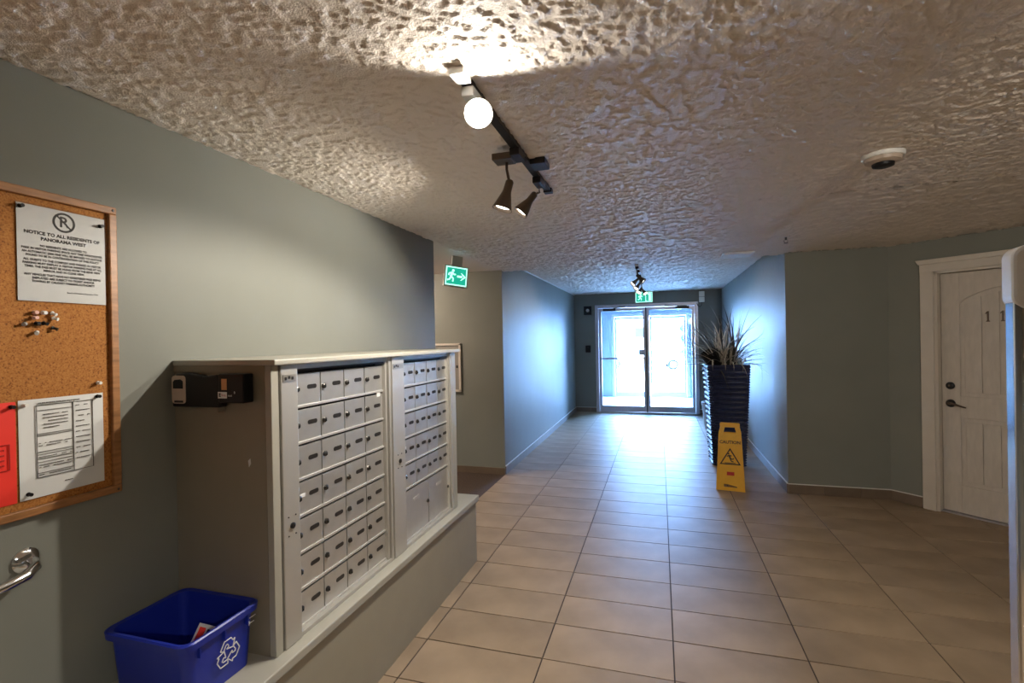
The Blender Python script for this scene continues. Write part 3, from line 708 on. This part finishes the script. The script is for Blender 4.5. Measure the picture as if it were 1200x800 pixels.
# ------------------------------------------------------------------ blue recycling bin
def bin_():
    r = thing('recycling_bin', 'blue plastic recycling bin with white arrows logo on the shelf', 'bin', (-1.508, 1.243, .4605), RL)
    # local x = along shelf (world Y), local -y = toward hall
    hx, hy, H = .145, .172, .203; bx, by = .118, .150
    def ring(ax, ay, z, rad, n=5): return [(p[0], p[1], z) for p in rrect(-ax, ax, -ay, ay, rad, n)]
    L = [ring(bx, by, 0, .03), ring(bx + (hx - .012 - bx) * .88, by + (hy - .012 - by) * .88, H * .88, .03), ring(hx - .012, hy - .012, H - .026, .03),
         ring(hx, hy, H - .024, .035), ring(hx + .002, hy + .002, H - .004, .035), ring(hx - .003, hy - .003, H, .034), ring(hx - .016, hy - .016, H - .004, .03),
         ring(bx - .006, by - .006, .012, .026)]
    vs = [p for q in L for p in q]; n = len(L[0]); fs = []
    for i in range(len(L) - 1):
        for k in range(n): fs.append((i * n + k, i * n + (k + 1) % n, (i + 1) * n + (k + 1) % n, (i + 1) * n + k))
    fs.append(tuple(range(n - 1, -1, -1))); fs.append(tuple(range((len(L) - 1) * n, len(L) * n)))
    MB().add(vs, fs).build('body', M_BLUE, r, True)
    # logo on the face toward the hall: three bent arrows in outline
    slope = math.atan2((hy - .012) - by, H * .93)
    T = Matrix.Translation((.012, -(by + .0135), .097)) @ Matrix.Rotation(slope, 4, 'X')
    def P(a, rad): return (rad * math.cos(a), rad * math.sin(a))
    for k in range(3):
        m = MB(); Rk = T @ Matrix.Rotation(k * 2 * PI / 3, 4, 'Y')
        pts = [(-.030, .018), (-.016, .042), (.010, .042), (.018, .030), (.025, .034), (.018, .008), (-.006, .014), (.002, .019), (-.004, .029), (-.010, .027), (-.018, .012)]
        for i in range(len(pts)):
            (x0, z0), (x1, z1) = pts[i], pts[(i + 1) % len(pts)]; dx, dz = x1 - x0, z1 - z0; l = math.hypot(dx, dz); nx, nz = -dz / l * .0014, dx / l * .0014
            m.prism([(x0 + nx, z0 + nz), (x1 + nx, z1 + nz), (x1 - nx, z1 - nz), (x0 - nx, z0 - nz)], -.0012, .001, Rk)
        m.build('recycling_arrow', M_WPRINT, r)
    T2 = Matrix.Translation((.108, -(hy - .006), .150)) @ Matrix.Rotation(slope, 4, 'X')
    MB().box(-.012, .014, -.0012, .001, .010, .012, T2).box(-.014, -.012, -.0012, .001, -.014, .0, T2).box(-.012, .008, -.0012, .001, -.008, -.006, T2).build('moulded_mark', M_WPRINT, r)
    # ribs below the rim
    for x in (-.09, 0, .09): MB().box(x - .002, x + .002, -(hy - .004), -(hy - .02), H * .70, H - .026).build('rib', M_BLUE, r)
    lf = thing('leaflet', 'colourful leaflet lying in the blue recycling bin', 'paper', (-1.455, 1.215, .490), .35, rx=1.05, ry=.30)
    MB().box(-.045, .045, 0, .14, 0, .002).build('sheet', M_PAPER, lf)
    MB().box(-.038, -.018, .01, .13, .002, .0026).build('red_band', M_RED, lf); MB().box(-.012, .038, .04, .128, .002, .0026).build('photo_block', M_SLOT, lf)
    lf2 = thing('envelope', 'white envelope under the leaflet in the blue bin', 'envelope', (-1.44, 1.20, .480), -.2)
    MB().box(-.06, .06, -.05, .05, 0, .003).build('body', M_PAPER, lf2); MB().prism([(-.06, .05), (.06, .05), (0, -.01)], -.0036, -.003, Matrix.Rotation(-PI / 2, 4, 'X')).build('flap', M_PAPER, lf2)
bin_()

# ------------------------------------------------------------------ track lights
def spot(parent, p, d, watts, angle, blend=.25, col=WARM, rad=.012):
    l = bpy.data.lights.new('lamp', 'SPOT'); l.energy = watts; l.color = col; l.spot_size = math.radians(angle); l.spot_blend = blend; l.shadow_soft_size = rad
    o = bpy.data.objects.new('lamp', l); COL.objects.link(o); o.parent = parent; o.matrix_local = aim(p, d)
def lamp_head(r, mount, piv, d, L=.115, rad=.043, watts=HEAD_W, angle=130, lens=None, metal=None, blend=.3):
    """mount on the track, stem to pivot, bell shade pointing along d from the pivot"""
    metal = metal or M_BRONZE
    d = Vector(d).normalized(); piv = Vector(piv); M = aim(piv, d)
    h = MB().lathe([(.012, .012), (.017, .004), (.018, -.035), (.020, -.045), (.034, -L * .78), (rad, -L), (rad - .003, -L), (.031, -L * .78), (.016, -.05)], 22, M, caps=False).build('lamp_shade', metal, r, True)
    MB().tube([mount, (mount[0], mount[1], mount[2] - .03), tuple(piv)], .006, 8).build('stem', metal, r, True)
    MB().lathe([(.004, -L * .86), (rad - .010, -L * .86 - .001), (rad - .010, -L * .86 - .004), (.004, -L * .86 - .006)], 20, M).build('bulb', lens or M_LAMPD, h, True)
    spot(r, piv + d * (L + .006), d, watts, angle, blend)
t1 = thing('track_light', 'ceiling track light with lit bronze bell heads above the mailboxes', 'track light', (0, 0, 0), 0)
TXc = -.552
MB().box(TXc - .016, TXc + .016, 1.36, 2.58, ZC - .020, ZC).build('track', M_BLACKM, t1)
MB().box(TXc - .022, TXc + .022, 1.335, 1.40, ZC - .026, ZC).build('end_cap', M_WHITE, t1, bev=.002)
MB().box(TXc + .016, TXc + .085, 2.12, 2.22, ZC - .028, ZC).build('feed_box', M_BLACKM, t1, bev=.003)
MB().box(TXc - .022, TXc + .022, 2.555, 2.60, ZC - .026, ZC).build('end_cap', M_BLACKM, t1, bev=.002)
for y in (1.47, 1.98, 2.36): MB().box(TXc - .020, TXc + .020, y - .05, y + .05, ZC - .050, ZC - .020).build('adapter', M_BLACKM if y > 1.5 else M_WHITE, t1, bev=.003)
MB().box(TXc - .10, TXc - .016, 1.94, 2.02, ZC - .058, ZC - .030).build('transformer', M_BRONZE, t1, bev=.004)
h1 = Vector((-.545, 1.46, 2.262)); d1 = Vector((0, .0, 1.50)) - h1
lamp_head(t1, (TXc, 1.49, ZC - .05), h1 + Vector((-.010, .075, .010)), Vector((.33, -1, -.28)), rad=.046, L=.10, lens=M_LAMP, metal=M_WHITE, watts=HEAD_W * .22, angle=165, blend=.25)
lamp_head(t1, (TXc - .050, 1.99, ZC - .056), (-.590, 1.985, 2.20), (-.28, -.10, -1), watts=HEAD_W * 2.1, angle=150)
lamp_head(t1, (TXc, 2.37, ZC - .05), (-.585, 2.395, 2.262), (-.62, -.25, -.85), watts=HEAD_W * 1.4, angle=150, lens=M_LAMPD, rad=.040)

t2 = thing('track_light', 'small track light with dark heads near the glass entrance doors', 'track light', (0, 0, 0), 0)
MB().box(-.276, -.244, 6.45, 8.6, ZH - .020, ZH).build('track', M_BLACKM, t2)
for y in (6.46, 8.58): MB().box(-.284, -.236, y - .02, y + .02, ZH - .028, ZH).build('end_cap', M_WHITE, t2)
for y, d in ((6.6, (.7, -.1, -.7)), (6.95, (-.7, -.3, -.7)), (7.5, (-.5, -.4, -.8)), (8.2, (-.4, -.5, -.8)), (8.45, (.5, -.4, -.8))):
    MB().box(-.28, -.24, y - .05, y + .05, ZH - .05, ZH - .02).build('adapter', M_BLACKM, t2)
    lamp_head(t2, (-.26, y, ZH - .05), (-.26, y, ZH - .13), d, watts=HEAD_W * .6, angle=105)
# third track, unseen, added behind the camera to fill floor, ceiling and right door
t3_fill = thing('track_light', 'added unseen fill track light over the near end of the hall', 'track light', (0, 0, 0), 0)
MB().box(1.234, 1.266, -1.5, -.3, ZC - .020, ZC).build('track', M_BLACKM, t3_fill)
for y in (-1.5, -.3): MB().box(1.228, 1.272, y - .02, y + .02, ZC - .026, ZC).build('end_cap', M_WHITE, t3_fill)
for y, d, k, an in ((-1.2, (-.4, .2, -1), 3.0, 120), (-.85, (.3, .25, -1), 2.6, 112), (-.5, (1.0, 5.4, -1.3), 5.4, 62)):
    MB().box(1.23, 1.27, y - .05, y + .05, ZC - .05, ZC - .02).build('adapter', M_BLACKM, t3_fill)
    lamp_head(t3_fill, (1.25, y, ZC - .05), (1.25, y, ZC - .13), d, watts=HEAD_W * k, angle=an, blend=.6)
# flush lamp in the side passage
fl = thing('flush_ceiling_lamp', 'round flush ceiling lamp inside the side passage', 'ceiling lamp', (-3.1, 4.6, ZC))
MB().lathe([(.15, 0), (.15, -.02), (.14, -.025)], 24).build('base', M_WHITE, fl, True)
MB().lathe([(.13, -.024), (.125, -.06), (.09, -.085), (.02, -.095)], 24).build('diffuser', M_LAMPF, fl, True)

# ------------------------------------------------------------------ ceiling fittings
sd = thing('smoke_detector', 'round smoke detector on the textured ceiling', 'smoke detector', (.972, 2.60, ZC))
MB().lathe([(.082, 0), (.082, -.016), (.077, -.022)], 28).build('base', M_WHITE, sd, True)
MB().lathe([(.072, -.020), (.068, -.036), (.048, -.044)], 28).build('cover', M_TANP, sd, True)
MB().lathe([(.043, -.042), (.041, -.056), (.030, -.060)], 20).build('sensor_grille', M_BLACK, sd, True)
sp = thing('sprinkler_head', 'small dark sprinkler head on the ceiling above the right corner', 'sprinkler', (1.0, 4.50, ZC))
MB().lathe([(.03, 0), (.028, -.006), (.010, -.008)], 16).build('escutcheon', M_WHITE, sp, True)
MB().lathe([(.008, -.006), (.008, -.03)], 10).build('nozzle', M_LOCK, sp)
MB().tube([(-.012, 0, -.03), (-.014, 0, -.045), (0, 0, -.055)], .002, 6).tube([(.012, 0, -.03), (.014, 0, -.045), (0, 0, -.055)], .002, 6).build('yoke', M_LOCK, sp)
MB().lathe([(.016, -.055), (.016, -.057)], 14).build('deflector', M_LOCK, sp)
vt = thing('ceiling_vent', 'white rectangular ceiling vent near the corridor step', 'vent', (.74, 5.28, ZC))
MB().box(-.14, .14, -.15, .15, -.016, 0).build('frame', M_WHITE, vt, bev=.003)
for k in range(7): MB().box(-.12, .12, -.135 + k * .04, -.105 + k * .04, -.022, -.015).build('louvre', M_WHITE, vt)

def exit_sign(label, loc, rz, tilt, w, h, arrow=True, mountz=ZC, th=.03):
    r = thing('exit_sign', label, 'exit sign', loc, rz, ry=tilt)
    MB().box(-w / 2, w / 2, 0, th, 0, h).build('housing', M_GREYP, r, bev=.003)
    MB().box(-w / 2 + .012, w / 2 - .012, -.002, .001, .012, h - .012).build('light_border', M_GREENL, r)
    MB().box(-w / 2 + .024, w / 2 - .024, -.004, -.0015, .024, h - .024).build('green_panel', M_GREEN, r)
    k = h / .2
    m = MB(); T = Matrix.Translation((-w * .20, -.004, h * .5)) @ Matrix.Scale(k, 4)
    m.lathe([(.013, 0), (.013, .001)], 12, T @ Matrix.Translation((.012, 0, .05)) @ Ry)
    def limb(pts, wd=.007):
        for (x0, z0), (x1, z1) in zip(pts[:-1], pts[1:]):
            l = math.hypot(x1 - x0, z1 - z0); nx, nz = -(z1 - z0) / l * wd, (x1 - x0) / l * wd
            m.prism([(x0 + nx, z0 + nz), (x1 + nx, z1 + nz), (x1 - nx, z1 - nz), (x0 - nx, z0 - nz)], -.001, .001, T)
    limb([(.005, .035), (-.006, -.008)], .011); limb([(.004, .03), (-.024, .022), (-.03, .002)]); limb([(.006, .03), (.024, .012), (.04, .018)])
    limb([(-.004, -.008), (.018, -.024), (.014, -.055)]); limb([(-.008, -.008), (-.016, -.034), (-.042, -.044)])
    m.build('running_figure', M_GREENL, r)
    if arrow:
        a = MB(); T = Matrix.Translation((w * .22, -.004, h * .5)) @ Matrix.Scale(k, 4)
        a.box(-.045, .005, -.001, .001, -.010, .010, T); a.prism([(.0, -.035), (.042, 0), (.0, .035), (-.012, .035), (.02, 0), (-.012, -.035)], -.001, .001, T)
        a.build('arrow', M_GREENL, r)
    else:
        a = MB(); a.box(w * .08, w * .40, -.005, -.0038, h * .14, h * .86); a.build('door_symbol', M_GREENL, r)
        MB().prism([(w * .12, h * .2), (w * .26, h * .14), (w * .26, h * .7), (w * .12, h * .8)], -.006, -.0045).build('door_opening', M_GREEN, r)
    return r
e1 = exit_sign('green running man exit sign hanging at the side passage opening', (-1.825, 4.30, 2.050), math.radians(42), math.radians(6), .235, .20)
MB().box(-.05, .05, .0, .03, .195, .29).build('ceiling_mount', M_GREYP, e1)
e2 = exit_sign('green exit sign above the glass entrance doors', (-.285, YB - .08, 2.245), 0, 0, .35, .225, arrow=False)
MB().box(-.03, .03, .0, .03, .225, .23).build('ceiling_mount', M_GREYP, e2)

# ------------------------------------------------------------------ small fittings on the back wall
s1 = thing('motion_sensor', 'black square plate with white button left of glass doors', 'sensor', (-1.435, YB, 2.04))
MB().box(-.08, .08, -.03, 0, 0, .18).build('plate', M_BLACK, s1, bev=.004)
MB().lathe([(.035, 0), (.032, .012), (.015, .02)], 18, Matrix.Translation((0, -.03, .09)) @ Ry).build('button', M_WHITE, s1, True)
s2 = thing('card_reader', 'small black card reader left of the glass doors', 'card reader', (-1.44, YB, 1.25))
MB().box(-.052, .052, -.03, 0, 0, .145).build('body', M_BLACK, s2, bev=.005); MB().box(-.012, .012, -.032, -.029, .10, .112).build('indicator', M_LOCK, s2)
s3 = thing('door_chime_box', 'white plastic box with cable at top right of glass doors', 'box', (.815, YB, 2.22))
MB().box(-.05, .05, -.06, 0, .0, .21).build('body', M_WHITE, s3, bev=.004)
MB().box(-.052, .052, -.062, -.058, .10, .106).build('seam', M_LOCK, s3)
MB().tube([(0, -.02, 0), (-.005, -.025, -.05), (-.03, -.03, -.09), (-.07, -.035, -.07), (-.095, -.035, -.02)], .006, 6).build('cable', M_BLACK, s3, True)
pf = thing('notice_frame', 'flat grey framed board on the far wall of the side passage', 'frame', (-2.60, 5.41, .955))
MB().box(0, .345, -.012, 0, 0, .55).build('panel', M_PICT, pf)
for a in ((0, .36, -.022, 0, .535, .56), (0, .36, -.022, 0, -.01, .015), (.335, .36, -.022, 0, .0, .55), (-.01, .015, -.022, 0, 0, .55)): MB().box(*a).build('frame_rail', M_CASING, pf)
MB().box(.30, .325, -.016, -.012, .27, .30).build('lock', M_SLOT, pf)

# ------------------------------------------------------------------ planter with grass
def planter():
    r = thing('woven_planter', 'tall dark woven planter with spiky dried grass by corridor wall', 'planter', (.765, 6.50, 0), math.radians(4))
    H = 1.19; m = MB(); rows = 40; per = 6; n = 72
    vs = []; fs = []
    def half(t): return .170 + .055 * t
    Z = []
    for i in range(rows):
        for q in range(per): Z.append((i, q / per))
    Z.append((rows - 1, 1.0))
    for i, q in Z:
        z = H * (i + q) / rows; hw = half(z / H)
        base = rrect(-hw, hw, -hw, hw, .045, 17)
        for k in range(n):
            x, y = base[k]
            ph = 2 * PI * k / n * 12 + i * PI
            bl = .013 * math.sin(PI * q) * (1.0 + .95 * math.cos(ph))
            l = math.hypot(x, y); vs.append((x * (1 + bl / l), y * (1 + bl / l), z + .003 * math.sin(ph)))
    R_ = len(Z)
    for i in range(R_ - 1):
        for k in range(n): fs.append((i * n + k, i * n + (k + 1) % n, (i + 1) * n + (k + 1) % n, (i + 1) * n + k))
    fs.append(tuple(range(n - 1, -1, -1)))
    m.add(vs, fs); m.build('woven_body', M_WEAVE, r, True)
    w = half(1)
    rim = MB(); loop = rrect(-w, w, -w, w, .045, 6); k = len(loop)
    rim.tube([(x, y, H) for x, y in loop] + [(loop[0][0], loop[0][1], H)], .014, 8).build('rim', M_WEAVE, r, True)
    MB().slab(rrect(-w + .005, w - .005, -w + .005, w - .005, .04, 5), H - .06, H - .03).build('soil', M_SOIL, r)
    # dark nursery pot leaning out to the left
    T = Matrix.Translation((-.115, -.06, H - .03)) @ Matrix.Rotation(math.radians(-26), 4, 'Y') @ Matrix.Rotation(math.radians(12), 4, 'X')
    MB().lathe([(.07, 0), (.105, .20), (.112, .205), (.112, .22), (.10, .22), (.09, .17), (.02, .165)], 20, T).build('inner_pot', M_BLACK, r, True)
    rnd = random.Random(11)
    def blade(base, az, L, lean, droop, wd, mt):
        vs = []; fs = []; N = 9
        pos = Vector(base); el = PI / 2 - lean; hd = Vector((math.cos(az), math.sin(az), 0)); sd_ = Vector((-math.sin(az), math.cos(az), 0))
        for i in range(N + 1):
            t = i / N; ww = wd * (1 - t ** 1.6) + .0006
            d = hd * math.cos(el) + Vector((0, 0, 1)) * math.sin(el); nn = sd_.cross(d)
            vs += [pos - sd_ * ww, pos + nn * ww * .5, pos + sd_ * ww, pos - nn * ww * .25]
            pos = pos + d * (L / N); pos.x = min(pos.x, .385); el -= droop / N * (0.4 + 1.4 * t)
        for i in range(N):
            for k in range(4): fs.append((i * 4 + k, i * 4 + (k + 1) % 4, (i + 1) * 4 + (k + 1) % 4, (i + 1) * 4 + k))
        fs.append((3, 2, 1, 0)); fs.append(tuple(N * 4 + q for q in range(4)))
        MB().add(vs, fs).build('leaf', mt, r, True)
    for i in range(130):
        az = rnd.uniform(0, 2 * PI); lean = abs(rnd.gauss(.62, .34)); L = rnd.uniform(.45, .82)
        blade((rnd.uniform(-.11, .12), rnd.uniform(-.10, .10), H - .03), az, L, lean, rnd.uniform(.3, 1.3), rnd.uniform(.007, .013), M_LEAFL if rnd.random() < .5 else M_LEAFD)
    # long arching blades left and right, and ones hanging over the rim
    for az, L, lean, droop, mt in ((PI - .1, 0.80, 1.0, 1.0, M_LEAFD), (PI + .15, 0.78, .85, .9, M_LEAFD), (PI + .1, 0.84, 1.15, .9, M_LEAFL), (PI - .2, 0.76, .7, 1.0, M_LEAFL), (PI + .3, 0.78, 1.3, .7, M_LEAFL), (PI, 0.73, 1.4, .6, M_LEAFD),
        (.05, .55, .9, 1.3, M_LEAFD), (-.2, .52, 1.1, 1.2, M_LEAFD), (.1, .50, .75, 1.4, M_LEAFL), (-.35, .48, .45, .9, M_LEAFD), (-.1, .62, 1.25, 2.2, M_LEAFD), (.0, .56, 1.2, 2.6, M_LEAFL), (-.5, .5, .7, 1.2, M_LEAFD)):
        blade((.06 * math.cos(az), -.05, H - .02), az, L, lean, droop, .011, mt)
    for x, L, dr in ((-.06, .36, 3.0), (.08, .42, 3.1), (.15, .50, 2.9), (-.17, .38, 2.9), (.02, .30, 3.2)):
        blade((x, -.15, H - .02), -PI / 2 + x, L, .7, dr, .008, M_LEAFL)
planter()
p2 = thing('low_flower_pot', 'low light grey pot with dark foliage behind the tall woven planter', 'planter', (.86, 8.75, 0))
MB().lathe([(.15, 0), (.165, .03), (.20, .40), (.21, .42), (.21, .46), (.185, .46), (.18, .42), (.02, .41)], 24).build('pot', M_LIGHTPOT, p2, True)
for k in range(14):
    a = 2 * PI * k / 14; d = random.uniform(.10, .17)
    MB().tube([(.04 * math.cos(a), .04 * math.sin(a), .41), (d * .7 * math.cos(a), d * .7 * math.sin(a), .55), (d * 1.3 * math.cos(a), d * 1.3 * math.sin(a), .58 + random.uniform(-.06, .05))], [.008, .02, .003], 5).build('leaf', M_LEAFD, p2, True)

# ------------------------------------------------------------------ yellow wet floor sign
def wet_sign():
    r = thing('wet_floor_sign', 'yellow plastic caution wet floor sign in front of the planter', 'floor sign', (.655, 5.33, 0), math.radians(-8))
    Hs = .665; lean = math.radians(9); wb, wt = .133, .100
    T = Matrix.Rotation(-lean, 4, 'X')
    def panel(T, nm):
        # outline with a handle slot at the top and a slot at the bottom, built from strips
        def hw(z): return wb + (wt - wb) * z / Hs
        m = MB(); th = .012
        def quad(z0, z1, a0, a1, b0, b1): m.prism([(a0, z0), (b0, z0), (b1, z1), (a1, z1)], 0, th, T)
        def full(z0, z1): quad(z0, z1, -hw(z0), -hw(z1), hw(z0), hw(z1))
        full(.0, .035); quad(.035, .085, -hw(.035), -hw(.085), -.060, -.060); quad(.035, .085, .060, .060, hw(.035), hw(.085)); 
        m.prism([(-.060, .085), (-.060, .070), (.060, .045), (.060, .085)], 0, th, T)
        full(.085, .565)
        quad(.565, .625, -hw(.565), -hw(.59) + .012, -.060, -.045); quad(.565, .625, .060, .045, hw(.565), hw(.59) - .012)
        m.prism(rrect(-hw(.60) + .010, hw(.60) - .010, .625, Hs, .012), 0, th, T)
        o = m.build(nm, M_YEL, r)
        e = MB()
        for s in (-1, 1): e.prism([(s * hw(0), 0), (s * (hw(0) - .008), 0), (s * (hw(.56) - .008), .56), (s * hw(.56), .56)], -.006, 0, T)
        e.build('edge_rib', M_YEL, o); return o
    f = panel(T, 'front_panel')
    off = 2 * Hs * math.sin(lean) + .02
    T2 = Matrix.Translation((0, off, 0)) @ Matrix.Rotation(lean, 4, 'X')
    panel(T2, 'back_panel')
    MB().tube([(-.07, Hs * math.sin(lean) + .012, Hs * math.cos(lean) - .01), (.07, Hs * math.sin(lean) + .012, Hs * math.cos(lean) - .01)], .008, 8).build('hinge', M_YEL, r)
    # printing: child empties are avoided, meshes are placed with T
    def put(o):
        o.matrix_local = T @ o.matrix_local; return o
    bpy.context.view_layer.update()
    t = text('CAUTION', .043, M_INK, r, 0, -.0015, .475, bold=.0012); bpy.context.view_layer.update(); t.matrix_local = T @ t.matrix_local
    tri = MB()
    def tri_pts(s): return [(-.098 * s, .255 + .165 * .333 * (1 - s)), (.098 * s, .255 + .165 * .333 * (1 - s)), (0, .255 + .165 * .333 * (1 - s) + .165 * s)]
    MB().prism(tri_pts(1.0), -.0010, .002, T).build('warning_triangle', M_INK, r)
    MB().prism(tri_pts(.80), -.0018, .0015, T).build('triangle_field', M_YEL, r)
    g_ = MB()
    def limb(pts, wd=.005):
        for (x0, z0), (x1, z1) in zip(pts[:-1], pts[1:]):
            l = math.hypot(x1 - x0, z1 - z0); nx, nz = -(z1 - z0) / l * wd, (x1 - x0) / l * wd
            g_.prism([(x0 + nx, z0 + nz), (x1 + nx, z1 + nz), (x1 - nx, z1 - nz), (x0 - nx, z0 - nz)], -.0026, .001, T)
    g_.lathe([(.008, -.001), (.008, .0026)], 10, T @ Matrix.Translation((-.014, 0, .362)) @ Ry)
    limb([(-.012, .35), (.002, .318)], .007); limb([(-.012, .345), (-.030, .335)]); limb([(-.008, .345), (.014, .342)])
    limb([(.002, .318), (.020, .308), (.034, .318)]); limb([(.0, .318), (.010, .290), (.030, .285)]); limb([(-.05, .272), (.05, .272)], .003)
    g_.build('slipping_figure', M_INK, r)
    MB().box(-.032, .036, -.0015, .002, .150, .185, T).build('red_label', M_REDI, r)
wet_sign()

# ------------------------------------------------------------------ tall stand panel at the right edge
np_ = thing('stand_panel', 'tall beige stand panel with chrome edge and rounded white cap, right edge', 'stand', (.606, 1.10, 0), math.radians(-8))
MB().prism([(.013, .03), (.40, .03), (.40, 1.66), (.013, 1.66)], .004, .030).build('panel', M_PANEL, np_)
for x in (.0, .40): MB().box(x, x + .013, -.001, .034, .0, 1.66).build('metal_edge', M_CHROME, np_, bev=.004)
MB().prism(rrect(-.003, .416, 1.583, 1.695, .022, 6), -.006, .040).build('white_cap', M_WHITE, np_, bev=.006)
for x in (.0, .383): MB().box(x, x + .03, -.15, .18, 0, .02).build('foot', M_GREYP, np_, bev=.004)
